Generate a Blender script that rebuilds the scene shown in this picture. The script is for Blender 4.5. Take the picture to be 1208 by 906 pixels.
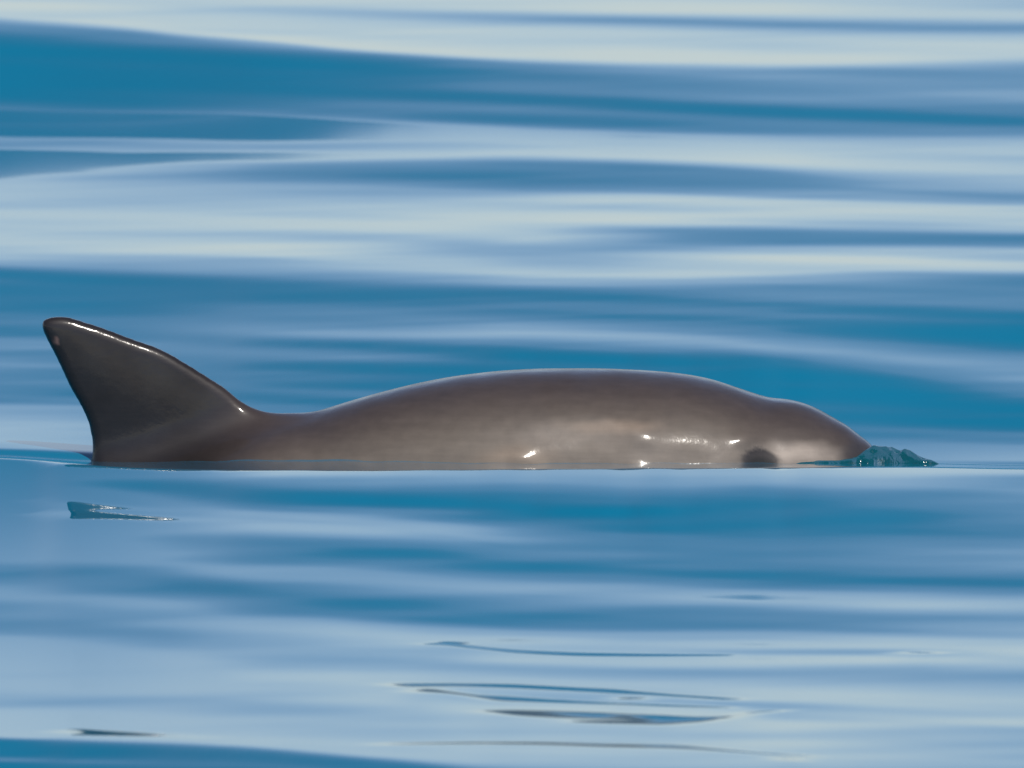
import bpy, math, random
import numpy as np
from mathutils import Vector

# ------------------------------------------------------------------ camera, sky, sun
scene = bpy.context.scene
for o in list(bpy.data.objects):
    bpy.data.objects.remove(o)

D = 30.0                               # metres from the lens to the animal, over the water
PXM = 0.00094                          # metres per photograph pixel at the animal
K = PXM / (D / math.cos(math.radians(6)))   # radians per photograph pixel
A_W = math.radians(6.0)                # the lens looks down on the animal's waterline at 6 degrees
ROW_W = 547.0
A_C = A_W - (ROW_W - 453.0) * K        # declination of the picture centre
H_CAM = (D - 0.135) * math.tan(A_W)    # about 3.1 m: somebody standing on a boat

cam_data = bpy.data.cameras.new('camera')
cam = bpy.data.objects.new('camera', cam_data)
scene.collection.objects.link(cam)
cam.location = (0, -D, H_CAM)
cam.rotation_euler = (math.pi / 2 - A_C, 0, 0)
cam_data.sensor_width = 36.0
cam_data.lens = 36.0 / (1208 * K)
cam_data.clip_start = 0.5
cam_data.clip_end = 20000
cam_data.dof.use_dof = True
cam_data.dof.focus_distance = D / math.cos(A_W) - 0.1
cam_data.dof.aperture_fstop = 18.0
scene.camera = cam

SUN_EL, SUN_AZ = math.radians(50.0), math.radians(159.0)   # azimuth from +Y towards +X: behind the lens
world = bpy.data.worlds.new('World')
scene.world = world
world.use_nodes = True
wn = world.node_tree
bg = wn.nodes['Background']
sky = wn.nodes.new('ShaderNodeTexSky')
sky.sky_type = 'NISHITA'
sky.sun_disc = False
sky.sun_elevation = SUN_EL
sky.sun_rotation = SUN_AZ
sky.altitude = 0
sky.air_density = 0.8
sky.dust_density = 0.35
sky.ozone_density = 0.8
tint = wn.nodes.new('ShaderNodeVectorMath')          # slightly warm late-morning air, the same over the whole sky
tint.operation = 'MULTIPLY'
tint.inputs[1].default_value = (1.055, 0.972, 0.985)
wn.links.new(sky.outputs[0], tint.inputs[0])
wn.links.new(tint.outputs[0], bg.inputs[0])
bg.inputs[1].default_value = 0.10

sun_data = bpy.data.lights.new('sun', 'SUN')
sun = bpy.data.objects.new('sun', sun_data)
scene.collection.objects.link(sun)
sun_data.energy = 3.5
sun_data.angle = math.radians(0.53)
sun_data.color = (1.0, 0.94, 0.86)
L = Vector((math.sin(SUN_AZ) * math.cos(SUN_EL), math.cos(SUN_AZ) * math.cos(SUN_EL), math.sin(SUN_EL)))
sun.rotation_euler = (-L).to_track_quat('-Z', 'Y').to_euler()

scene.view_settings.view_transform = 'Standard'
scene.view_settings.look = 'None'
scene.view_settings.gamma = 1.0
scene.view_settings.exposure = 0.12

rng = np.random.default_rng(7)

# ------------------------------------------------------------------ helpers
def new_mat(name):
    m = bpy.data.materials.new(name)
    m.use_nodes = True
    return m, m.node_tree.nodes, m.node_tree.links, m.node_tree.nodes['Principled BSDF']

def mesh_obj(name, verts, faces, mat, parent=None, smooth=True):
    me = bpy.data.meshes.new(name)
    verts = np.asarray(verts, dtype=np.float32)
    faces = np.asarray(faces, dtype=np.int32)
    n = faces.shape[1]
    me.vertices.add(len(verts)); me.vertices.foreach_set('co', verts.ravel())
    me.loops.add(faces.size); me.loops.foreach_set('vertex_index', faces.ravel())
    me.polygons.add(len(faces))
    me.polygons.foreach_set('loop_start', np.arange(0, faces.size, n, dtype=np.int32))
    me.polygons.foreach_set('loop_total', np.full(len(faces), n, dtype=np.int32))
    me.update(calc_edges=True); me.validate()
    me.polygons.foreach_set('use_smooth', np.full(len(me.polygons), smooth))
    me.materials.append(mat)
    o = bpy.data.objects.new(name, me)
    scene.collection.objects.link(o)
    if parent is not None:
        o.parent = parent
    return o

def pl(pts, x, c=1):
    p = np.array(pts, float)
    return np.interp(x, p[:, 0], p[:, c])

def smoothline(pts, x, c=1):
    """monotone-ish smooth interpolation (Catmull-Rom / pchip) through the points"""
    p = np.array(pts, float); X = p[:, 0]; Y = p[:, c]
    h = np.diff(X); d = np.diff(Y) / h
    m = np.zeros(len(X))
    for i in range(1, len(X) - 1):
        if d[i - 1] * d[i] > 0:
            w1, w2 = 2 * h[i] + h[i - 1], h[i] + 2 * h[i - 1]
            m[i] = (w1 + w2) / (w1 / d[i - 1] + w2 / d[i])
    m[0], m[-1] = d[0], d[-1]
    xx = np.clip(x, X[0], X[-1])
    i = np.clip(np.searchsorted(X, xx) - 1, 0, len(X) - 2)
    t = (xx - X[i]) / h[i]
    return ((1 + 2 * t) * (1 - t) ** 2 * Y[i] + t * (1 - t) ** 2 * h[i] * m[i]
            + t * t * (3 - 2 * t) * Y[i + 1] + t * t * (t - 1) * h[i] * m[i + 1])

def tan_row(y):
    return np.tan(A_C + (np.asarray(y, float) - 453.0) * K)

def z_at(y, Y):                         # height of the sight line through row y where it passes depth Y
    return H_CAM - (D + Y) * tan_row(y)

def x_at(px, Y=0.0):
    return (np.asarray(px, float) - 604.0) * K * (D + Y) / math.cos(A_W)

# ------------------------------------------------------------------ the animal's outline (photo pixels -> metres on its own midplane)
RIDGE = [(-440, 640), (-400, 628), (-200, 606), (0, 578), (100, 566), (180, 546), (250, 524), (300, 506), (340, 494),
         (370, 487.5), (400, 478.5), (450, 464), (500, 452), (550, 443.5), (600, 438.5), (650, 436.5), (700, 436),
         (750, 437.5), (800, 441.5), (840, 449), (868, 458), (893, 466.3), (909, 470.8), (927, 472), (946, 476), (962, 482),
         (983, 493.5), (999, 502.5), (1015, 514.5), (1028, 525), (1040, 545), (1046, 562)]
HALF_H = [(-440, .012), (-400, .024), (-200, .05), (0, .085), (100, .105), (340, .14), (600, .155), (750, .155), (850, .142),
          (930, .118), (980, .095), (1010, .072), (1030, .050), (1040, .033), (1046, .012)]
HALF_W = [(-440, .010), (-400, .014), (-200, .030), (0, .058), (100, .078), (340, .124), (600, .148), (750, .150), (850, .137),
          (930, .112), (980, .087), (1010, .066), (1030, .046), (1040, .031), (1046, .012)]
FIN = [(50, 380), (50.5, 387), (56, 400), (65, 417), (74, 436), (83, 456), (92, 471), (99, 484), (105, 499), (108.5, 515), (111, 530), (113, 545), (115, 558),
       (120, 585), (330, 600), (390, 560), (375, 522), (345, 506), (316, 495), (290, 478.5), (264, 457.5), (232, 437), (205, 420.5), (185, 410.5),
       (165, 403.5), (150, 398), (130, 390.5), (115, 385), (100, 380.5), (88, 376.5), (75, 374), (62, 374.5), (54, 376.5)]

SECT = 2.35                             # section a little squarer than an ellipse
def ridge_z(px):
    return z_at(smoothline(RIDGE, px), 0.0)

# ------------------------------------------------------------------ water surface
# Slope of the swell along the line of sight, read from how pale (mirroring the low sky) or
# deep blue (tilted up to the zenith) every streak is; integrated along Y to real heights.
FAR = [
 [(0,-120,.55),(1208,-120,.6)], [(0,-80,.75),(500,-84,.3),(1208,-76,.5)], [(0,-50,.4),(600,-48,.7),(1208,-52,.35)], [(0,-22,.6),(1208,-20,.7)],
 [(0,0,.85),(300,0,.85),(600,0,.9),(906,2,.9),(1208,2,.7)],
 [(0,6,.9),(300,5,.85),(600,9,.9),(900,13,.97),(1208,20,.85)],
 [(0,12,.9),(250,14,.75),(400,16,.65),(600,21,.52),(900,27,.42),(1050,30,.4),(1208,33,.4)],
 [(0,18,.92),(300,32,.85),(600,36,.85),(906,40,.72),(1208,46,.85)],
 [(0,23,.92),(150,31,.92),(300,48,.97),(450,58,.95),(600,67,.93),(750,70,.97),(906,72,.98),(1050,68,1),(1208,66,.9)],
 [(0,29,.32),(150,38,.3),(300,57,.22),(450,66,.22),(600,76,.3),(750,82,.38),(906,86,.42),(1050,84,.4),(1208,82,.38)],
 [(0,55,.03),(150,65,.05),(300,75,.03),(450,84,.1),(600,98,.24),(750,105,.25),(906,108,.38),(1050,112,.45),(1208,113,.5)],
 [(0,112,.02),(150,118,.06),(300,115,.12),(450,125,.22),(600,136,.22),(750,140,.17),(906,138,.15),(1050,138,.15),(1208,142,.17)],
 [(0,127,.25),(150,130,.22),(300,130,.25),(450,138,.3),(600,145,.25),(750,152,.3),(906,155,.32),(1050,156,.32),(1208,158,.38)],
 [(0,138,.6),(150,140,.7),(300,142,.65),(450,146,.7),(600,154,.7),(750,160,.72),(906,164,.7),(1050,166,.72),(1208,170,.8)],
 [(0,150,.68),(150,155,.72),(300,158,.85),(450,161,.85),(600,163,.78),(750,170,.75),(906,172,.8),(1050,178,.78),(1208,180,.85)],
 [(0,171,.38),(100,170,.4),(200,174,.45),(300,175,.5),(450,171,.55),(560,171,.6),(650,173,.75),(906,182,.9),(1208,187,.7)],
 [(0,182,.9),(150,186,.88),(300,186,.97),(450,182,.92),(600,181,.92),(750,184,.95),(906,190,1),(1050,196,.9),(1208,203,.85)],
 [(0,200,.9),(100,200,.85),(200,197,.62),(300,196,.42),(450,193,.35),(600,192,.28),(750,197,.25),(906,205,.3),(1050,216,.5),(1208,222,.6)],
 [(0,212,.78),(100,211,.6),(200,207,.5),(300,206,.35),(450,206,.25),(600,206,.2),(750,211,.2),(906,217,.28),(1050,225,.4),(1208,233,.4)],
 [(0,222,.85),(150,222,.68),(300,224,.6),(450,226,.5),(600,226,.42),(750,224,.5),(906,230,.55),(1050,233,.6),(1208,240,.6)],
 [(0,232,.82),(150,232,.75),(300,234,.7),(450,236,.72),(600,236,.8),(750,234,.85),(906,237,.85),(1050,241,.85),(1208,246,.85)],
 [(0,243,.72),(150,241,.7),(300,245,.7),(450,248,.8),(600,248,.92),(750,243,.76),(906,245,.8),(1208,253,.9)],
 [(0,252,.93),(150,256,.93),(300,258,.9),(450,264,.93),(600,257,.97),(700,253,1),(750,253,.97),(906,255,.92),(1050,258,.85),(1208,262,.85)],
 [(0,265,.85),(150,266,.93),(300,268,.88),(450,272,.9),(520,276,.85),(600,268,.88),(700,263,.85),(750,263,.85),(906,263,.8),(1050,266,.7),(1208,270,.75)],
 [(0,274,.82),(150,275,.72),(300,277,.72),(450,279,.75),(550,280,.8),(620,276,.82),(700,271,.6),(800,273,.35),(906,274,.25),(1050,278,.26),(1208,282,.27)],
 [(0,280,.85),(150,281,.85),(300,283,.8),(450,284,.7),(550,285,.6),(620,283,.85),(700,281,.62),(800,282,.32),(906,284,.25),(1050,286,.28),(1208,289,.32)],
 [(0,286,.88),(150,287,.92),(300,291,.95),(400,293,.85),(450,291,.72),(550,293,.5),(620,293,.5),(700,296,.5),(800,292,.58),(906,293,.7),(1050,295,.8),(1208,297,.7)],
 [(0,295,.85),(150,296,.92),(300,299,.9),(400,303,.88),(450,303,.8),(550,305,.72),(620,307,.58),(700,308,.58),(800,304,.75),(906,304,.88),(1050,306,1),(1208,309,.9)],
 [(0,303,.7),(150,304,.7),(300,307,.6),(400,312,.68),(450,316,.7),(550,319,.8),(620,322,.87),(700,324,.85),(800,324,.9),(906,320,.85),(1050,317,.8),(1208,317,.8)],
 [(0,311,.5),(150,314,.45),(300,320,.42),(450,327,.45),(550,329,.5),(620,331,.6),(700,331,.6),(800,331,.6),(906,331,.5),(1050,324,.5),(1208,325,.4)],
 [(0,321,.18),(150,326,.2),(300,334,.22),(450,338,.25),(600,342,.25),(750,344,.25),(906,344,.32),(1050,340,.35),(1208,334,.27)],
 [(0,340,.15),(150,345,.14),(300,347,.12),(450,349,.14),(600,356,.2),(750,360,.22),(906,358,.3),(1050,358,.28),(1208,354,.35)],
 [(0,360,.2),(150,362,.2),(300,364,.27),(450,366,.28),(600,372,.27),(750,374,.25),(906,374,.2),(1000,380,.15),(1100,386,.08),(1208,390,.03)],
 [(0,380,.22),(150,385,.25),(300,385,.38),(450,385,.42),(560,386,.5),(600,385,.52),(750,389,.4),(906,393,.3),(1000,398,.2),(1100,402,.12),(1208,408,.1)],
 [(0,398,.3),(300,394,.35),(450,393,.45),(560,393,.65),(620,393,.68),(750,397,.68),(850,402,.58),(906,410,.5),(1000,416,.52),(1100,424,.52),(1208,430,.52)],
 [(0,410,.4),(300,404,.3),(450,402,.28),(560,403,.3),(620,405,.25),(750,412,.25),(850,418,.2),(906,426,.12),(1000,432,.22),(1100,440,.35),(1208,447,.48)],
 [(0,425,.4),(300,420,.28),(450,420,.25),(600,420,.1),(750,430,.08),(906,440,.02),(1050,452,.03),(1208,463,.32)],
 [(0,450,.32),(300,445,.22),(600,440,.1),(906,460,.05),(1050,475,.05),(1208,482,.05)],
 [(0,472,.28),(90,474,.28),(300,480,.25),(906,480,.1),(1000,490,.12),(1050,495,.12),(1208,500,.08)],
 [(0,481,.55),(100,482,.55),(300,500,.3),(900,500,.15),(1000,508,.2),(1208,518,.28)],
 [(0,500,.72),(100,502,.72),(300,510,.4),(900,515,.2),(1050,522,.35),(1120,528,.5),(1208,530,.6)],
 [(0,519,.78),(100,522,.74),(300,525,.5),(900,530,.4),(1080,537,.65),(1208,537,.78)],
 [(0,527,.6),(60,528,.7),(100,531,.7),(900,536,.6),(1100,541,.7),(1208,542,.75)],
 [(0,532,.05),(100,536,.05),(140,538,.2),(900,541,.5),(1100,545,.5),(1208,546,.45)],
 [(0,537,.12),(100,542,.12),(900,545,.6),(1100,548,.4),(1208,549,.4)],
]
CREST = [(0,540.5),(50,544),(100,549),(150,552.5),(302,555.5),(450,555.5),(604,554),(860,552.5),(906,552.5),(1050,551),(1208,554)]
BACK = [(0,537),(50,540.5),(100,544.5),(150,545),(220,544.5),(302,543.5),(400,543.5),(480,545),(560,546.5),(604,547),(906,546.5),(1050,546.5),(1208,549.5)]
NEAR = [
 [(0,544,.85),(50,547,.8),(100,551,.6),(150,555,.6),(302,559,.95),(604,557,.65),(906,556,.85),(1050,555,.95),(1208,557,.85)],
 [(0,550,.3),(100,556,.35),(200,561,.38),(302,567,.45),(604,566,.5),(906,566,.7),(1050,568,.65),(1208,564,.45)],
 [(0,560,.3),(100,564,.28),(200,572,.17),(302,580,.15),(450,588,.12),(604,592,.1),(750,590,.2),(906,580,.22),(1000,590,.25),(1208,580,.45)],
 [(0,570,.35),(100,572,.3),(200,582,.15),(302,590,.13),(450,594,.06),(604,598,.04),(750,608,.05),(850,612,.12),(906,608,.15),(1050,606,.15),(1208,612,.35)],
 [(0,580,.55),(100,580,.45),(200,592,.35),(302,600,.35),(450,604,.3),(604,610,.2),(750,620,.12),(906,630,.2),(1050,625,.15),(1208,628,.28)],
 [(0,591,.85),(30,590,.85),(120,589,.7),(200,597,.7),(302,606,.8),(400,613,.8),(500,619,.72),(604,630,.4),(750,632,.25),(906,648,.3),(1050,640,.35),(1208,640,.35)],
 [(0,605,.78),(120,603,.75),(200,606,.7),(302,612,.55),(400,617,.75),(500,624,.7),(604,640,.45),(750,645,.25),(906,657,.28),(1208,653,.5)],
 [(0,617,.6),(120,617,.65),(200,618,.7),(302,619,.92),(400,622,.85),(500,630,.6),(604,648,.35),(906,668,.25),(1208,664,.5)],
 [(0,633,.6),(100,637,.55),(200,639,.35),(302,642,.25),(400,648,.15),(500,655,.13),(604,665,.15),(750,674,.2),(906,684,.15),(1050,686,.17),(1208,690,.2)],
 [(0,645,.66),(100,650,.62),(200,662,.55),(302,680,.55),(450,684,.6),(604,698,.55),(750,703,.62),(906,708,.75),(1050,713,.82),(1208,716,.75)],
 [(0,668,.28),(100,674,.25),(200,684,.2),(302,702,.2),(450,713,.18),(604,724,.22),(750,724,.25),(906,725,.28),(1050,729,.38),(1208,732,.45)],
 [(0,685,.3),(100,690,.28),(200,700,.3),(302,716,.32),(450,726,.22),(604,738,.25),(750,739,.28),(906,739,.35),(1050,744,.45),(1208,748,.65)],
 [(0,702,.48),(100,706,.48),(200,718,.55),(302,734,.62),(400,740,.75),(500,745,.65),(604,748,.6),(750,750,.55),(906,752,.6),(1050,756,.8),(1208,758,.8)],
 [(0,728,.3),(100,737,.35),(200,748,.4),(302,752,.7),(400,752,.85),(500,755,.9),(604,757,.85),(750,760,.75),(906,761,.9),(1050,763,.9),(1208,766,.9)],
 [(0,745,.4),(100,754,.42),(200,762,.45),(302,766,.6),(400,768,.64),(500,768,.7),(604,767,.75),(750,768,.7),(906,769,.6),(1050,770,.6),(1208,773,.95)],
 [(0,754,.5),(100,762,.6),(200,770,.6),(302,775,.6),(400,777,.6),(500,779,.6),(604,779,.85),(750,779,.85),(906,777,.95),(1050,778,.95),(1208,780,.9)],
 [(0,766,.8),(100,770,.85),(200,777,.8),(302,785,.75),(400,787,.75),(500,788,.65),(604,790,.55),(750,792,.55),(906,794,.55),(1050,794,.5),(1208,797,.5)],
 [(0,776,.8),(100,782,.85),(200,787,.85),(302,793,.85),(400,797,.9),(500,800,.85),(604,802,.85),(750,806,.75),(906,812,.8),(1050,816,.82),(1208,818,.8)],
 [(0,789,.6),(150,793,.65),(302,801,.8),(450,807,.92),(604,816,.7),(750,820,.7),(906,824,.95),(1050,830,.95),(1208,838,.85)],
 [(0,803,.75),(150,808,.88),(302,814,.9),(450,818,.95),(604,824,.65),(750,826,.65),(906,832,.6),(1050,839,.75),(1208,846,.85)],
 [(0,820,.5),(150,823,.55),(302,830,.6),(450,834,.8),(604,834,.97),(750,838,.97),(860,841,.97),(906,845,.6),(1050,848,.85),(1208,855,.95)],
 [(0,832,.6),(150,836,.62),(302,844,.75),(450,846,.8),(604,848,.9),(750,854,.92),(906,854,.95),(1050,856,.9),(1208,862,.7)],
 [(0,846,.85),(150,847,.85),(302,855,.8),(450,861,.75),(604,863,.75),(750,866,.75),(906,867,.8),(1050,870,.72),(1208,876,.7)],
 [(0,860,.8),(150,865,.8),(302,870,.85),(450,873,.85),(604,872,.9),(750,874,.9),(906,880,.92),(1050,885,.85),(1208,888,.7)],
 [(0,868,.85),(150,873,.88),(302,881,.97),(400,888,.95),(500,896,.9),(604,900,.85),(906,898,.85),(1208,900,.75)],
 [(0,874,.05),(150,880,.03),(302,888,.03),(400,897,.05),(500,905,.1),(560,912,.3),(700,915,.6),(1208,915,.6)],
 [(0,891,.04),(302,897,.05),(500,915,.2),(700,922,.5),(1208,922,.6)],
 [(0,896,.42),(302,903,.42),(500,921,.4),(700,928,.5),(1208,930,.6)],
 [(0,902,.04),(302,910,.05),(500,928,.3),(700,935,.4),(1208,938,.7)],
 [(0,935,.1),(600,955,.3),(1208,950,.5)], [(0,960,.6),(1208,970,.8)], [(0,1000,.7),(1208,1000,.4)], [(0,1040,.3),(1208,1050,.8)], [(0,1090,.75),(1208,1100,.4)], [(0,1140,.5),(1208,1140,.7)], [(0,1190,.6),(1208,1190,.5)],
]
# thin streaks of the animal's own mirror image: (points x, y, half-thickness px), aimed height on the animal (m)
SHARDS = [
 ([(34,590.5,1.4),(60,594,2.4),(95,597,3.0),(140,599.5,2.2),(190,602.5,1.9),(230,604,1.3)], .13),
 ([(40,607,1.4),(60,606,2.8),(85,606,4.0),(105,607.5,3.4),(150,610,2.6),(190,612.5,2.3),(250,614.5,1.4),(330,617,.8)], .11),
 ([(62,862.5,.8),(85,863.5,2.0),(105,864.5,1.6),(160,866.5,1.2),(260,871,.8)], .10),
 ([(499,760,1.0),(525,759.5,1.5),(560,764,1.5),(604,768.5,1.5),(680,772,1.5),(760,773,1.3),(860,773,.8)], .055),
 ([(525,757.5,1.8),(540,758.5,1.8)], .055),
 ([(1060,770,.9),(1085,770,1.6),(1112,770.5,.9)], .04),
 ([(455,807.5,1.8),(480,808.5,2.2),(540,808,1.8),(604,809.5,2.1),(680,813.5,2.0),(730,816,2.4),(752,817.5,1.6),(800,821,1.2),(860,825,1.5),(872,825,.8)], .055),
 ([(478,815,1.4),(495,815,3.4),(512,814,2.2),(540,818,1.2),(565,822.5,1.8),(590,824.5,3.2),(610,825,2.6),(650,827,1.9),(720,830,1.0),(800,833,.9),(870,835,.8)], .052),
 ([(726,824,1.0),(745,824,2.4),(760,824,1.0)], .055),
 ([(566,839,1.4),(604,841,3.2),(650,843,3.4),(720,845,3.0),(780,846.5,2.1),(830,848,1.5),(862,846,1.3),(880,843,2.4),(894,840,1.4),(930,838,.8)], .06),
 ([(672,851,1.1),(740,852,2.1),(790,852,3.0),(815,850.5,2.4),(845,849,1.5)], .06),
 ([(440,878,.7),(550,876.5,1.1),(640,877,1.6),(720,879.5,1.8),(800,881,1.8),(900,889,.9),(960,893,.8)], .045),
 ([(916,894.5,1.0),(932,896,2.2),(946,897,1.0)], .045),
]

def streak_noise(xp, yp, seed, n=26):
    r = np.random.default_rng(seed)
    out = np.zeros(np.broadcast(xp, yp).shape)
    for i in range(n):
        ly = r.uniform(5, 34); lx = ly * r.uniform(14, 40)
        out += np.cos(2 * math.pi * (xp / lx * r.choice([-1, 1]) + yp / ly) + r.uniform(0, 6.28)) * (ly / 30)
    return out / math.sqrt(n / 2)

COLS = np.arange(-700, 1909, 4.0)
STEP = 0.25
xin = np.clip(COLS, 0, 1208)
outside = np.maximum(0, np.maximum(-COLS, COLS - 1208))
wander = 10 * np.sin(outside / 170.0) * np.minimum(1, outside / 150) + 6 * np.sin(outside / 61.0 + 1) * np.minimum(1, outside / 150)

def bands_at(lines, rows):
    """rows: (R, C) row of every column -> brightness of the streak there"""
    ys = np.stack([pl(l, xin, 1) for l in lines])            # (N, C)
    bs = np.stack([pl(l, xin, 2) for l in lines])
    kb = np.hanning(27); kb /= kb.sum()
    ys, bs = (np.stack([np.convolve(np.pad(v, 13, mode='edge'), kb, mode='valid') for v in q_]) for q_ in (ys, bs))
    ys = np.maximum.accumulate(ys + np.arange(len(lines))[:, None] * 1e-3, axis=0)
    out = np.empty(rows.shape)
    for c in range(rows.shape[1]):
        X, Y = ys[:, c], bs[:, c]
        r = np.clip(rows[:, c], X[0], X[-1])
        i = np.clip(np.searchsorted(X, r) - 1, 0, len(X) - 2)
        t = (r - X[i]) / np.maximum(X[i + 1] - X[i], 1e-3)
        t = t * t * (3 - 2 * t) * 0.7 + t * 0.3
        out[:, c] = Y[i] + (Y[i + 1] - Y[i]) * t
    return out

TONE_B = [0, .1, .25, .5, .75, .9, 1.0]
TONE_E = np.radians([44, 30, 15.5, 8.2, 4.9, 3.4, 2.6])     # how high in the sky a streak of that tone looks
def slope_of(b, e_low, a):
    e = np.interp(b, TONE_B, TONE_E)
    k = math.radians(.6)
    e = e_low + k * np.logaddexp(0, (e - e_low) / k)
    return np.tan((e - a) / 2)

# waterline half width of the body per column
zt = ridge_z(COLS); hh = smoothline(HALF_H, COLS); hw = smoothline(HALF_W, COLS)
q = np.clip((-0.008 - (zt - hh)) / hh, -1, 1)
Y0 = -hw * np.clip(1 - np.abs(q) ** SECT, 0, 1) ** (1 / SECT)
Y0 = np.where((COLS < 100) | (COLS > 1036), 0.0, Y0)
ker = np.hanning(45); ker /= ker.sum()
Y0 = np.convolve(np.pad(Y0, 22, mode='edge'), ker, mode='valid')
k3 = np.hanning(41); k3 /= k3.sum()
rowB, rowC = (np.convolve(np.pad(smoothline(q_, xin), 20, mode='edge'), k3, mode='valid') for q_ in (BACK, CREST))
for lam_, amp_, ph_ in ((61, .55, .3), (37, .4, 1.7), (96, .6, 4.0), (23, .22, 2.2)):      # wavelets lapping at the skin
    in_ = np.clip((COLS - 150) / 60, 0, 1) * np.clip((1000 - COLS) / 60, 0, 1)
    rowB = rowB + in_ * amp_ * np.sin(COLS / lam_ * 2 * math.pi + ph_)
    rowC = rowC + in_ * .3 * amp_ * np.sin(COLS / (lam_ * 2.2) * 2 * math.pi + 2 * ph_)
Z0 = z_at(rowB, Y0)
# height of what stands in the water per column: back or fin
topz = np.where((COLS > 40) & (COLS < 1060), zt, -0.06)
fp = np.array(FIN)
for x0, yy in [(45, 420), (50, 379), (60, 374), (75, 374), (100, 380), (130, 390), (165, 404), (200, 426), (230, 448), (262, 468), (290, 482)]:
    topz = np.maximum(topz, np.where(abs(COLS - x0) < 22, z_at(yy, 0.0), -1))
topz = np.maximum(topz, -0.06)
topz = np.where((COLS > -110) & (COLS < 60), z_at(374, 0.0), topz)      # room for its mirror image to swing sideways
topz = np.max([np.roll(topz, i) for i in range(-16, 17)], axis=0)
k2 = np.hanning(33); k2 /= k2.sum()
topz = np.convolve(np.pad(topz, 16, mode='edge'), k2, mode='valid')

kl = np.hanning(151); kl /= kl.sum()
def lateral(z):
    return np.convolve(np.pad(z, 75, mode='edge'), kl, mode='valid')

kq = np.hanning(41); kq /= kq.sum()
def lateral_fine(z):
    return np.convolve(np.pad(z, 20, mode='edge'), kq, mode='valid')

def march(rows, slopefn, Y, z):
    Ys, Zs = [Y.copy()], [z.copy()]
    for r in range(1, rows.shape[0]):
        t = tan_row(rows[r])
        s = slopefn(r, Y, z, t)
        s = np.maximum(s, -0.93 * t)
        dY = (H_CAM - (Y + D) * t - z) / (s + t)
        Y = Y + dY; z = z + s * dY
        Ys.append(Y.copy()); Zs.append(z.copy())
    return np.array(Ys), np.array(Zs)

# far side: rows upwards from the waterline
nf = int(660 / STEP)
rows_f = rowB[None, :] - np.arange(nf)[:, None] * STEP
b_f = bands_at(FAR, rows_f + wander[None, :]) + 0.055 * streak_noise(COLS[None, :], rows_f, 3)
yg = np.arange(-.2, 8.0, .02)
skyline = np.full((len(yg), len(COLS)), math.radians(1.2))      # how high the next crests stand, seen from the water
def s_far(r, Y, z, t):
    a = np.arctan(t)
    f_ = np.clip((Y - yg[0]) / .02, 0, len(yg) - 1.001); i_ = f_.astype(int); f_ = f_ - i_; c_ = np.arange(len(COLS))
    low = skyline[i_, c_] * (1 - f_) + skyline[i_ + 1, c_] * f_
    s = slope_of(b_f[r], low, a)
    s = s - 0.06 * np.clip(z, -.4, .4) + 0.8 * (lateral(z) - z)
    return np.maximum(s, np.tan((np.maximum(low, math.radians(2.0)) - a) / 2))
for rep_ in range(3):
    Yf, Zf = march(rows_f, s_far, Y0, Z0)
    if rep_ == 2:
        break
    zz = np.stack([np.interp(yg, Yf[:, c], Zf[:, c]) for c in range(len(COLS))], 1)
    hor = np.zeros_like(zz)
    for i in range(len(yg) - 1):
        hor[i] = ((zz[i + 1:] - zz[i]) / (yg[i + 1:] - yg[i])[:, None])[3:].max(0) if i < len(yg) - 5 else 0
    hor = np.arctan(hor)
    new = np.stack([np.convolve(np.pad(h_, 20, mode='edge'), kq, mode='valid') for h_ in hor])
    # only what water lying low itself sees; steep near faces look over it anyway
    skyline = np.clip(np.maximum(skyline, .5 * skyline + .5 * new + math.radians(.4)) if rep_ else new + math.radians(.4), math.radians(1.2), math.radians(9))

# near side: the back of the little swell in front, its crest, and the water up to the lens' side
nn = int(640 / STEP)
rows_n = rowB[None, :] + np.arange(nn)[:, None] * STEP
b_n = bands_at(NEAR, rows_n + wander[None, :]) + 0.045 * streak_noise(COLS[None, :], rows_n, 5) * np.clip((rows_n - rowC[None, :]) / 20, 0, 1)
CREST_D = 0.5
crest = [Y0.copy(), Z0.copy()]
yfar = np.arange(.1, 5.0, .12)
zfar = np.stack([np.interp(yfar, Yf[:, c], Zf[:, c]) for c in range(len(COLS))], 1)
zfar = np.stack([np.convolve(np.pad(v_, 20, mode='edge'), kq, mode='valid') for v_ in zfar]) + .006
kw = np.hanning(11); kw /= kw.sum()
shard_lines = []
for pts, hz in SHARDS:
    xq = np.array([p[0] for p in pts])
    yl = np.interp(COLS, xq, [p[1] for p in pts]); wl = 1.15 * np.interp(COLS, xq, [p[2] for p in pts], left=0, right=0)
    shard_lines.append((np.convolve(np.pad(yl, 5, mode='edge'), kw, mode='valid'), np.convolve(np.pad(wl, 5, mode='edge'), kw, mode='valid'), hz))
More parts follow.
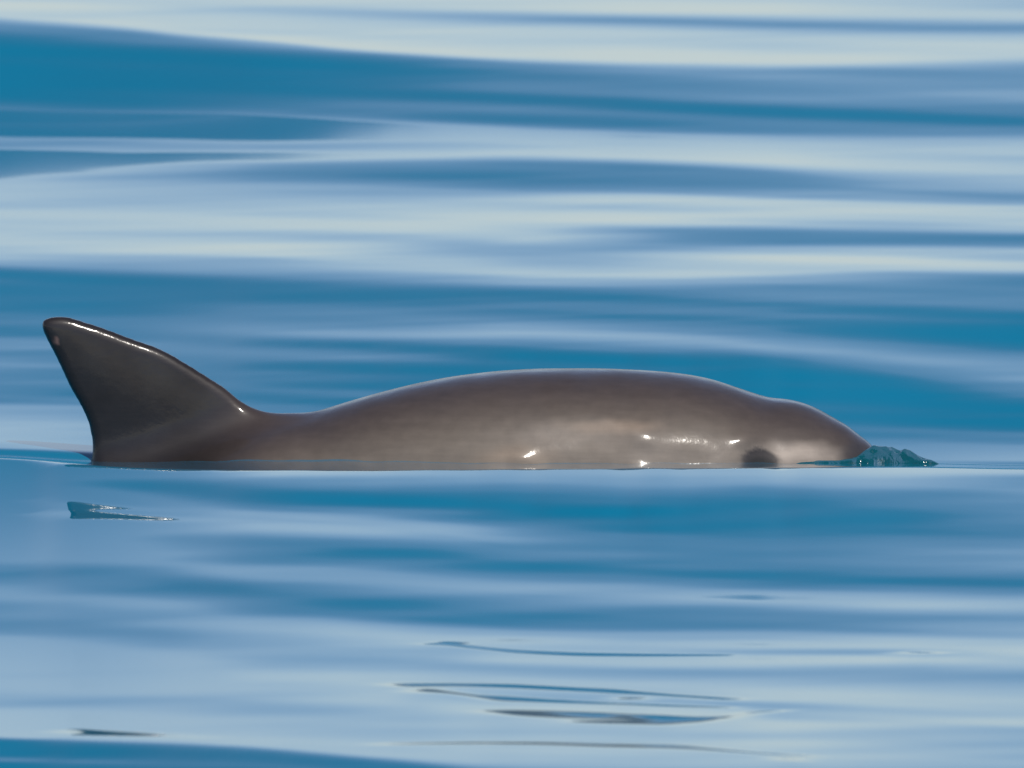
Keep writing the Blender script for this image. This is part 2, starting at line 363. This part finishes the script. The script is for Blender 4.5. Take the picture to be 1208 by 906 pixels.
def s_near(r, Y, z, t):
    a = np.arctan(t); y = rows_n[r]
    e_top = np.arctan2(topz - z, np.maximum(-Y, .05))
    e_top = np.maximum(e_top, np.arctan(((zfar - z) / (yfar[:, None] - Y)).max(0)))
    up = z > crest[1]
    crest[0][up] = Y[up]; crest[1][up] = z[up]
    e_top = np.maximum(e_top, np.where(crest[0] - Y > .12, np.arctan((crest[1] + .004 - z) / np.maximum(crest[0] - Y, .12)), 0))
    e_low = np.maximum(e_top + np.radians(0.5 + 0.7 * np.clip((330 - COLS) / 100, 0, 1)), math.radians(1.2))
    s = slope_of(b_n[r], e_low, a)
    for yl, wl, hz in shard_lines:
        w = np.where(wl > .02, np.clip(1.6 - np.abs(y - yl) / np.maximum(wl, .05), 0, 1), 0)
        w = w * w * (3 - 2 * w)
        e = np.arctan2(hz - z, -Y)
        s = s + w * (np.tan((e - a) / 2) - s)
    strip = (rowC - rowB) * K * (D / math.cos(A_W)) / CREST_D - t
    g = np.clip((y - rowC + 1.0) / 2.0, 0, 1); g = g * g * (3 - 2 * g)
    s = s - (1.5 * (lateral(z) - z) + 1.5 * (lateral_fine(z) - z)) + 0.12 * np.clip(z, -.4, .4)
    return strip * (1 - g) + s * g
Yn, Zn = march(rows_n, s_near, Y0, Z0)
print('near end Y %.2f..%.2f z %.3f..%.3f' % (Yn[-1].min(), Yn[-1].max(), Zn.min(), Zn.max()),
      'far end Y %.2f..%.2f z %.3f..%.3f' % (Yf[-1].min(), Yf[-1].max(), Zf.min(), Zf.max()))

# resample to world rows
def spread(a, b, d0, growth):
    out = [a]; d = d0
    while abs(out[-1]) < abs(b):
        out.append(out[-1] + math.copysign(d, b - a)); d *= growth
    return np.array(out[1:])
y_core = np.concatenate([np.arange(-7.5, -3.8, 0.012), np.arange(-3.8, 1.0, 0.006), np.arange(1.0, 10.0, 0.012)])
y_all = np.concatenate([spread(-7.5, -60, .02, 1.06)[::-1], y_core, spread(y_core[-1], 9000, .02, 1.05)])
x_core = np.arange(-0.80, 0.8001, 0.008)
x_out = spread(0.80, 9000, .02, 1.11)
x_all = np.concatenate([-x_out[::-1], x_core, x_out])
Ycol = np.concatenate([Yn[:0:-1], Yf], axis=0); Zcol = np.concatenate([Zn[:0:-1], Zf], axis=0)
ZC = np.empty((len(y_all), len(COLS)))
for c in range(len(COLS)):
    ZC[:, c] = np.interp(y_all, Ycol[:, c], Zcol[:, c])
Zg = np.empty((len(y_all), len(x_all)))
for j, Yv in enumerate(y_all):
    px = 604 + x_all / (K * (D + max(Yv, -29)) / math.cos(A_W))
    Zg[j] = np.interp(px, COLS, ZC[j])
c0 = len(x_out); c1 = c0 + len(x_core)
kx = np.hanning(7); kx /= kx.sum()
core = Zg[:, c0 - 3:c1 + 3]
Zg[:, c0:c1] = sum(kx[i] * core[:, i:i + c1 - c0] for i in range(7))
GX, GY = np.meshgrid(x_all, y_all)
swell = np.zeros_like(GX)
for i in range(22):
    lam = 0.5 * 1.17 ** i * rng.uniform(.9, 1.1); th = rng.normal(0, .3); kk = 2 * math.pi / lam
    fade = 1 / (1 + (np.hypot(GX, GY) / (lam * 60)) ** 2)      # short waves end where the sheet gets coarse
    swell += .035 / kk * fade * np.cos(kk * (GX * math.sin(th) + GY * math.cos(th)) + rng.uniform(0, 6.28))
def sstep(v, a, b):
    t = np.clip((v - a) / (b - a), 0, 1); return t * t * (3 - 2 * t)
wgt = (1 - sstep(np.abs(GX), 0.95, 2.0)) * (1 - sstep(GY, 7.5, 9.5)) * sstep(GY, -6.6, -4.6)
Zw = Zg * wgt + swell * (1 - wgt)
nx, ny = len(x_all), len(y_all)
idx = np.arange(nx * ny).reshape(ny, nx)
faces = np.stack([idx[:-1, :-1], idx[:-1, 1:], idx[1:, 1:], idx[1:, :-1]], -1).reshape(-1, 4)

water_mat, N, LK, P = new_mat('sea_water')
P.inputs['Base Color'].default_value = (0.0, 0.150, 0.266, 1)
P.inputs['Roughness'].default_value = 0.03
P.inputs['IOR'].default_value = 1.333
water = mesh_obj('water', np.stack([GX.ravel(), GY.ravel(), Zw.ravel()], -1), faces, water_mat)
water['kind'] = 'structure'
water['label'] = 'calm glassy blue sea water with long pale streaks'

def water_z(x, y):
    j = np.searchsorted(y_all, y); i = np.searchsorted(x_all, x)
    return Zw[j, i]

# ------------------------------------------------------------------ porpoise: one continuous implicit surface
def poly_dist(poly, X, Z):
    p = np.array(poly, float); q = np.roll(p, -1, axis=0)
    d = np.full(X.shape, 1e9); inside = np.zeros(X.shape, bool)
    for (ax, az), (bx, bz) in zip(p, q):
        ex, ez = bx - ax, bz - az
        wx, wz = X - ax, Z - az
        t = np.clip((wx * ex + wz * ez) / (ex * ex + ez * ez), 0, 1)
        d = np.minimum(d, (wx - ex * t) ** 2 + (wz - ez * t) ** 2)
        cr = ((az <= Z) & (bz > Z)) | ((bz <= Z) & (az > Z))
        inside ^= cr & (X < ax + (Z - az) / (ez if abs(ez) > 1e-12 else 1e-12) * ex)
    d = np.sqrt(d)
    return np.where(inside, -d, d)

def smin(a, b, k):
    h = np.clip(0.5 + 0.5 * (b - a) / k, 0, 1)
    return b + (a - b) * h - k * h * (1 - h)

xs = np.arange(-1.03, 0.44, 0.004); ys = np.arange(-0.27, 0.2701, 0.0036); zs = np.arange(-0.30, 0.19, 0.004)
pxs = 604 + xs / PXM
# smooth outline of the fin
def dense(poly, n=8):
    p = np.array(poly, float); out = []
    m = len(p)
    for i in range(m):
        p0, p1, p2, p3 = p[i - 1], p[i], p[(i + 1) % m], p[(i + 2) % m]
        for t in np.arange(n) / n:
            out.append(.5 * ((2 * p1) + (-p0 + p2) * t + (2 * p0 - 5 * p1 + 4 * p2 - p3) * t * t + (-p0 + 3 * p1 - 3 * p2 + p3) * t ** 3))
    return np.array(out)
fin_poly = np.array([((px - 604) * PXM, float(z_at(y, 0.0))) for px, y in dense(FIN, 5)])
XZx, XZz = np.meshgrid(xs, zs, indexing='ij')
d_fin = poly_dist(fin_poly, XZx, XZz)
fl_half = [(-0.93, 0.0), (-0.90, .03), (-0.93, .10), (-0.985, .19), (-1.005, .205), (-1.012, .19), (-0.995, .10), (-0.985, .03), (-0.975, 0)]
fl_poly = np.array(fl_half + [(x, -y) for x, y in fl_half[-2:0:-1]])
XYx, XYy = np.meshgrid(xs, ys, indexing='ij')
d_fluke = poly_dist(fl_poly, XYx, XYy)
d_flip = poly_dist([(.20, .08), (.14, .08), (.06, .20), (.03, .245), (.05, .25), (.11, .215), (.19, .14)], XYx, np.abs(XYy))
top = z_at(smoothline(RIDGE, pxs), 0.0); Hh = smoothline(HALF_H, pxs); Hw = smoothline(HALF_W, pxs)
g5 = np.hanning(9); g5 /= g5.sum()
sm = lambda a: np.convolve(np.pad(a, 4, mode='edge'), g5, mode='valid')
Hh, Hw = sm(Hh), sm(Hw)
top = np.where((pxs > 985) | (pxs < 360), top, sm(top))
zc = top - Hh
def bump(px, y, sx, sy, amp, ang, Xp, Zp):
    x0 = (px - 604) * PXM; z0 = float(z_at(y, -0.13))
    dx, dz = Xp - x0, Zp - z0
    c_, s_ = math.cos(math.radians(ang)), math.sin(math.radians(ang))
    u, v = dx * c_ - dz * s_, dx * s_ + dz * c_
    return amp * np.exp(-(u / (sx * PXM)) ** 2 - (v / (sy * PXM)) ** 2)
relief = np.zeros_like(XZx)
# px, row, length, width, height (m), fall to the right (deg)
BUMPS = [(690, 524, 50, 16, -.0018, 0), (616, 541, 14, 11, .0036, 0), (722, 499, 42, 8, .0016, 17),
         (590, 544, 26, 9, .0016, -25), (655, 527, 40, 9, .0010, -8), (756, 515, 24, 14, .0030, 0),
         (877, 520, 14, 11, .0040, 0), (812, 546, 34, 16, -.0034, 0), (752, 552, 12, 7, .0022, 0), (905, 536, 24, 8, -.0014, 0)]
for b_ in BUMPS:
    relief += bump(*b_, XZx, XZz)
def smooth_relief(X, Z):
    r = np.zeros_like(X)
    for k_ in range(10):
        lam = (0.10, .16, .22, .08, .12, .3, .18, .09, .14, .25)[k_]; th = k_ * 1.7
        r += lam * .0011 * np.sin(2 * math.pi / lam * (X * math.cos(th) + 1.6 * Z * math.sin(th)) + k_ * 2.1)
    return r
relief += smooth_relief(XZx, XZz)
X3, Y3, Z3 = xs[:, None, None], ys[None, :, None], zs[None, None, :]
cx = lambda a: a[:, None, None]
rr = (np.abs(Y3 / cx(Hw)) ** SECT + np.abs((Z3 - cx(zc)) / cx(Hh)) ** SECT) ** (1 / SECT)
f = (rr - 1) * cx(np.minimum(Hw, Hh))
side = np.clip(np.abs(Y3) / .06, 0, 1)
f = f - relief[:, None, :] * side
f = np.maximum(f, cx(xs - (1047 - 604) * PXM))
R = 0.009
belly = .006 * (1 - np.exp(np.minimum(d_fin, 0) / .03))      # the blade swells towards its middle
kf = np.hanning(13); kf /= kf.sum()
belly = np.apply_along_axis(lambda v: np.convolve(v, kf, mode='same'), 0, belly)
belly = np.apply_along_axis(lambda v: np.convolve(v, kf, mode='same'), 1, belly)
ff = np.sqrt(np.maximum(d_fin[:, None, :] + R, 0) ** 2 + Y3 ** 2) - R - belly[:, None, :] * (d_fin[:, None, :] < 0)
f = smin(f, ff, 0.038)
r2 = .007
f = smin(f, np.sqrt(np.maximum(d_fluke[:, :, None] + r2, 0) ** 2 + (Z3 - float(z_at(632, 0.0)) + .012) ** 2) - r2, .02)
f = smin(f, np.sqrt(np.maximum(d_flip[:, :, None] + r2, 0) ** 2 + (Z3 + .15 + .25 * (np.abs(Y3) - .08)) ** 2) - r2, .02)

def surface_nets(f, xs, ys, zs):
    ins = f < 0
    c = [ins[i:f.shape[0] - 1 + i, j:f.shape[1] - 1 + j, k:f.shape[2] - 1 + k] for i in (0, 1) for j in (0, 1) for k in (0, 1)]
    s = sum(a.astype(np.int8) for a in c)
    act = (s > 0) & (s < 8)
    I, J, Kk = np.nonzero(act)
    vid = np.full(act.shape, -1, np.int64); vid[I, J, Kk] = np.arange(len(I))
    acc = np.zeros((len(I), 3)); cnt = np.zeros(len(I))
    corners = [(i, j, k) for i in (0, 1) for j in (0, 1) for k in (0, 1)]
    for a in corners:
        for ax in range(3):
            if a[ax]: continue
            b = list(a); b[ax] = 1
            fa = f[I + a[0], J + a[1], Kk + a[2]]; fb = f[I + b[0], J + b[1], Kk + b[2]]
            m = (fa < 0) != (fb < 0)
            t = np.where(m, fa / np.where(m, fa - fb, 1), 0)
            pnt = np.array(a, float)[None, :].repeat(len(I), 0); pnt[:, ax] += t
            acc[m] += pnt[m]; cnt[m] += 1
    p = acc / cnt[:, None] + np.stack([I, J, Kk], -1)
    d = np.array([xs[1] - xs[0], ys[1] - ys[0], zs[1] - zs[0]])
    V = p * d + np.array([xs[0], ys[0], zs[0]])
    Fs = []
    for ax in range(3):
        u, v = (ax + 1) % 3, (ax + 2) % 3
        sl0 = [slice(1, -1)] * 3; sl0[ax] = slice(0, -1)
        sl1 = list(sl0); sl1[ax] = slice(1, None)
        a, b = ins[tuple(sl0)], ins[tuple(sl1)]
        # align shapes to cells
        for flip, m in ((False, a & ~b), (True, ~a & b)):
            q_ = np.stack(np.nonzero(m), -1)
            for d_ in (0, 1, 2):
                if d_ != ax: q_[:, d_] += 1
            def cell(du, dv):
                w = q_.copy(); w[:, u] += du; w[:, v] += dv
                return vid[w[:, 0], w[:, 1], w[:, 2]]
            quad = [cell(-1, -1), cell(0, -1), cell(0, 0), cell(-1, 0)]
            if flip: quad = quad[::-1]
            Fs.append(np.stack(quad, -1))
    return V, np.concatenate(Fs)

V, F = surface_nets(f, xs, ys, zs)
# relax on the surface so the wet skin mirrors cleanly
e = np.concatenate([F[:, [0, 1]], F[:, [1, 2]], F[:, [2, 3]], F[:, [3, 0]]])
for it in range(6):
    acc = np.zeros_like(V); cnt = np.zeros(len(V))
    np.add.at(acc, e[:, 0], V[e[:, 1]]); np.add.at(cnt, e[:, 0], 1)
    lam = 0.5 if it % 2 == 0 else -0.52
    V = V + lam * (acc / cnt[:, None] - V)

skin, N, LK, P = new_mat('wet_porpoise_skin')
att = N.new('ShaderNodeAttribute'); att.attribute_name = 'pigment_and_sheen'
tc = N.new('ShaderNodeTexCoord')
n1 = N.new('ShaderNodeTexNoise'); n1.inputs['Scale'].default_value = 70; n1.inputs['Detail'].default_value = 6
mp = N.new('ShaderNodeMapping'); mp.inputs['Rotation'].default_value = (0, math.radians(50), 0); mp.inputs['Scale'].default_value = (14, 40, 120)
n2 = N.new('ShaderNodeTexNoise'); n2.inputs['Scale'].default_value = 1.0; n2.inputs['Detail'].default_value = 4
LK.new(tc.outputs['Object'], n1.inputs['Vector']); LK.new(tc.outputs['Object'], mp.inputs['Vector']); LK.new(mp.outputs[0], n2.inputs['Vector'])
add = N.new('ShaderNodeMath'); add.operation = 'ADD'
LK.new(n1.outputs[0], add.inputs[0]); LK.new(n2.outputs[0], add.inputs[1])
mr = N.new('ShaderNodeMapRange'); mr.inputs[1].default_value = .6; mr.inputs[2].default_value = 1.4; mr.inputs[3].default_value = .84; mr.inputs[4].default_value = 1.16
LK.new(add.outputs[0], mr.inputs[0])
mul = N.new('ShaderNodeVectorMath'); mul.operation = 'SCALE'
LK.new(att.outputs['Color'], mul.inputs[0]); LK.new(mr.outputs[0], mul.inputs['Scale'])
LK.new(mul.outputs[0], P.inputs['Base Color'])
P.inputs['Roughness'].default_value = 0.5
P.inputs['Specular IOR Level'].default_value = 0.2
P.inputs['Coat Weight'].default_value = 0.75
P.inputs['Coat Roughness'].default_value = 0.15
P.inputs['Coat IOR'].default_value = 1.42
bmp = N.new('ShaderNodeBump'); bmp.inputs['Strength'].default_value = .12; bmp.inputs['Distance'].default_value = .002
LK.new(n2.outputs[0], bmp.inputs['Height']); LK.new(bmp.outputs[0], P.inputs['Normal'])
n3 = N.new('ShaderNodeTexNoise'); n3.inputs['Scale'].default_value = 110; n3.inputs['Detail'].default_value = 3      # thin uneven film of water
LK.new(tc.outputs['Object'], n3.inputs['Vector'])
bmc = N.new('ShaderNodeBump'); bmc.inputs['Strength'].default_value = .10; bmc.inputs['Distance'].default_value = .003
LK.new(n3.outputs[0], bmc.inputs['Height']); LK.new(bmc.outputs[0], P.inputs['Coat Normal'])
n4 = N.new('ShaderNodeTexNoise'); n4.inputs['Scale'].default_value = 22; n4.inputs['Detail'].default_value = 5
LK.new(tc.outputs['Object'], n4.inputs['Vector'])
mr4 = N.new('ShaderNodeMapRange'); mr4.inputs[1].default_value = .35; mr4.inputs[2].default_value = .65; mr4.inputs[3].default_value = .55; mr4.inputs[4].default_value = .95
LK.new(n4.outputs[0], mr4.inputs[0]); LK.new(mr4.outputs[0], P.inputs['Coat Weight'])

porpoise = mesh_obj('porpoise', V, F, skin)
porpoise['label'] = 'dark grey porpoise surfacing in profile with tall swept-back dorsal fin'
porpoise['category'] = 'porpoise'
# pigment: dark back and fin, paler flank, dark ring round the eye, dark lip; plus warm highlights painted on the flank
px = 604 + V[:, 0] / PXM
row = 453 + (np.arctan((H_CAM - V[:, 2]) / (D + V[:, 1])) - A_C) / K
h01 = np.clip((V[:, 2] - np.interp(V[:, 0], xs, zc)) / np.interp(V[:, 0], xs, Hh), -1, 1)
dark = np.array([.048, .036, .032]); mid = np.array([.142, .117, .092]); pale = np.array([.28, .235, .195]); finc = np.array([.016, .0125, .0115])
t = sstep(h01, .5, 1.0)[:, None]
col = mid * (1 - t) + dark * t
t = (1 - sstep(h01, .12, .5))[:, None] * .35
col = col * (1 - t) + pale * t
t = (sstep(-px, -330, -215))[:, None]
col = col * (1 - t) + finc * t
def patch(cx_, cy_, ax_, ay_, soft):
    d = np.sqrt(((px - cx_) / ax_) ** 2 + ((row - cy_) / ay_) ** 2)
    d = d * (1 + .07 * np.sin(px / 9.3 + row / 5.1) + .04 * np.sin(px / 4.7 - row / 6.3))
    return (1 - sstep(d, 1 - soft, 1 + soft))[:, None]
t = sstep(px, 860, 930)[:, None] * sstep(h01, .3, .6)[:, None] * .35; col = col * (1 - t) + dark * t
t = patch(690, 512, 75, 14, .8) * .35; col = col * (1 - t) + pale * t  # soft glow around the flank highlight, painted into the skin colour
t = patch(612, 541, 40, 12, .8) * .45; col = col * (1 - t) + pale * np.array([1.1, 1, .88]) * t  # warm halo of the low glint, painted into the skin colour
t = patch(720, 504, 42, 7, .8) * .35; col = col * (1 - t) + pale * np.array([1.15, 1, .85]) * t  # warm highlight streak along the crease, painted into the skin colour
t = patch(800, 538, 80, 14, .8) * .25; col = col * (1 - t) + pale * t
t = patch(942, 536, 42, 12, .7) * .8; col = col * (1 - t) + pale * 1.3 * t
t = patch(896, 542, 21, 12.5, .18) * .97; col = col * (1 - t) + np.array([.022, .019, .019]) * t
t = patch(895, 547, 17, 8, .4); col = col * (1 - t) + np.array([.006, .006, .006]) * t
t = patch(1008, 536, 16, 14, .6) * .8; col = col * (1 - t) + np.array([.03, .026, .026]) * t
t = patch(67, 402, 3, 3, .6) * .5; col = col * (1 - t) + np.array([.30, .18, .15]) * t
ca = porpoise.data.color_attributes.new('pigment_and_sheen', 'FLOAT_COLOR', 'POINT')
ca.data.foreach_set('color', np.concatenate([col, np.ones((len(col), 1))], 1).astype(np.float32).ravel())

# ------------------------------------------------------------------ eyes (parts of the porpoise)
def ellipsoid(c, r, nu=16, nv=10):
    vs, fs = [], []
    for j in range(nv + 1):
        ph = math.pi * (j + .02) / (nv + .04)
        for i in range(nu):
            th = 2 * math.pi * i / nu
            vs.append((c[0] + r[0] * math.sin(ph) * math.cos(th), c[1] + r[1] * math.sin(ph) * math.sin(th), c[2] + r[2] * math.cos(ph)))
    for j in range(nv):
        for i in range(nu):
            fs.append((j * nu + i, (j + 1) * nu + i, (j + 1) * nu + (i + 1) % nu, j * nu + (i + 1) % nu))
    return vs, fs
eye_mat, N, LK, P = new_mat('wet_dark_eye')
P.inputs['Base Color'].default_value = (.008, .007, .007, 1); P.inputs['Roughness'].default_value = .5; P.inputs['Specular IOR Level'].default_value = .15
for sgn in (-1, 1):
    exx = (896 - 604) * PXM; ez = float(z_at(543.5, -.10))
    i = np.searchsorted(xs, exx)
    ey = Hw[i] * math.sqrt(max(0, 1 - ((ez - zc[i]) / Hh[i]) ** 2))
    v, fc = ellipsoid((exx, sgn * (ey - .001), ez), (.008, .0035, .004))
    mesh_obj('eye', v, fc, eye_mat, porpoise)

# ------------------------------------------------------------------ water heaped up before the snout
spl_mat, N, LK, P = new_mat('stirred_water')
tcs = N.new('ShaderNodeTexCoord'); ns = N.new('ShaderNodeTexNoise'); ns.inputs['Scale'].default_value = 130; ns.inputs['Detail'].default_value = 3
bs_ = N.new('ShaderNodeBump'); bs_.inputs['Strength'].default_value = .4; bs_.inputs['Distance'].default_value = .004
LK.new(tcs.outputs['Object'], ns.inputs['Vector']); LK.new(ns.outputs[0], bs_.inputs['Height']); LK.new(bs_.outputs[0], P.inputs['Normal'])
P.inputs['Base Color'].default_value = (.001, .085, .112, 1)
P.inputs['Roughness'].default_value = .09; P.inputs['IOR'].default_value = 1.333
P.inputs['Transmission Weight'].default_value = .3
r = np.random.default_rng(11)
# lumps of the stirred water: place, angle, size
lumps = [(r.uniform(915, 1112), r.uniform(0, math.pi), r.uniform(4, 8), r.uniform(.2, .45), r.uniform(-.4, .45)) for _ in range(170)]
prof = [(905, .5), (925, 3), (960, 6), (990, 9), (1010, 14), (1020, 22), (1030, 27), (1045, 26), (1060, 22), (1075, 18), (1090, 12), (1102, 7), (1110, 3), (1114, .5)]
nu, nv = 200, 64
vs = []
for i in range(nu):
    p_ = 905 + (1114 - 905) * i / (nu - 1)
    hgt = pl(prof, p_) * PXM * .85
    X = (p_ - 604) * PXM
    ib = min(np.searchsorted(xs, X), len(xs) - 1)
    flank = -float(np.interp(p_, COLS, Y0)) 
    yc = -flank
    z0 = float(np.interp(p_, COLS, Z0))
    for j in range(nv):
        th = math.pi * (-.15 + 1.3 * j / (nv - 1))
        g = 1.0
        for (lp, lt, ls, lw, am) in lumps:
            g += am * .36 * math.exp(-((p_ - lp) / ls) ** 2 - ((th - lt) / lw) ** 2)
        wdt = max(hgt * 1.1, .004)
        vs.append((X, yc - wdt * math.cos(th) * min(max(g, .4), 1.35), z0 - .003 + hgt * math.sin(th) * min(max(g, .4), 1.35)))
idx = np.arange(nu * nv).reshape(nu, nv)
fc = np.stack([idx[:-1, :-1], idx[:-1, 1:], idx[1:, 1:], idx[1:, :-1]], -1).reshape(-1, 4)
splash = mesh_obj('splash', vs, fc, spl_mat)
splash['kind'] = 'stuff'
splash['label'] = 'small bumpy teal bow splash pushed up by the snout'
splash['category'] = 'splash'
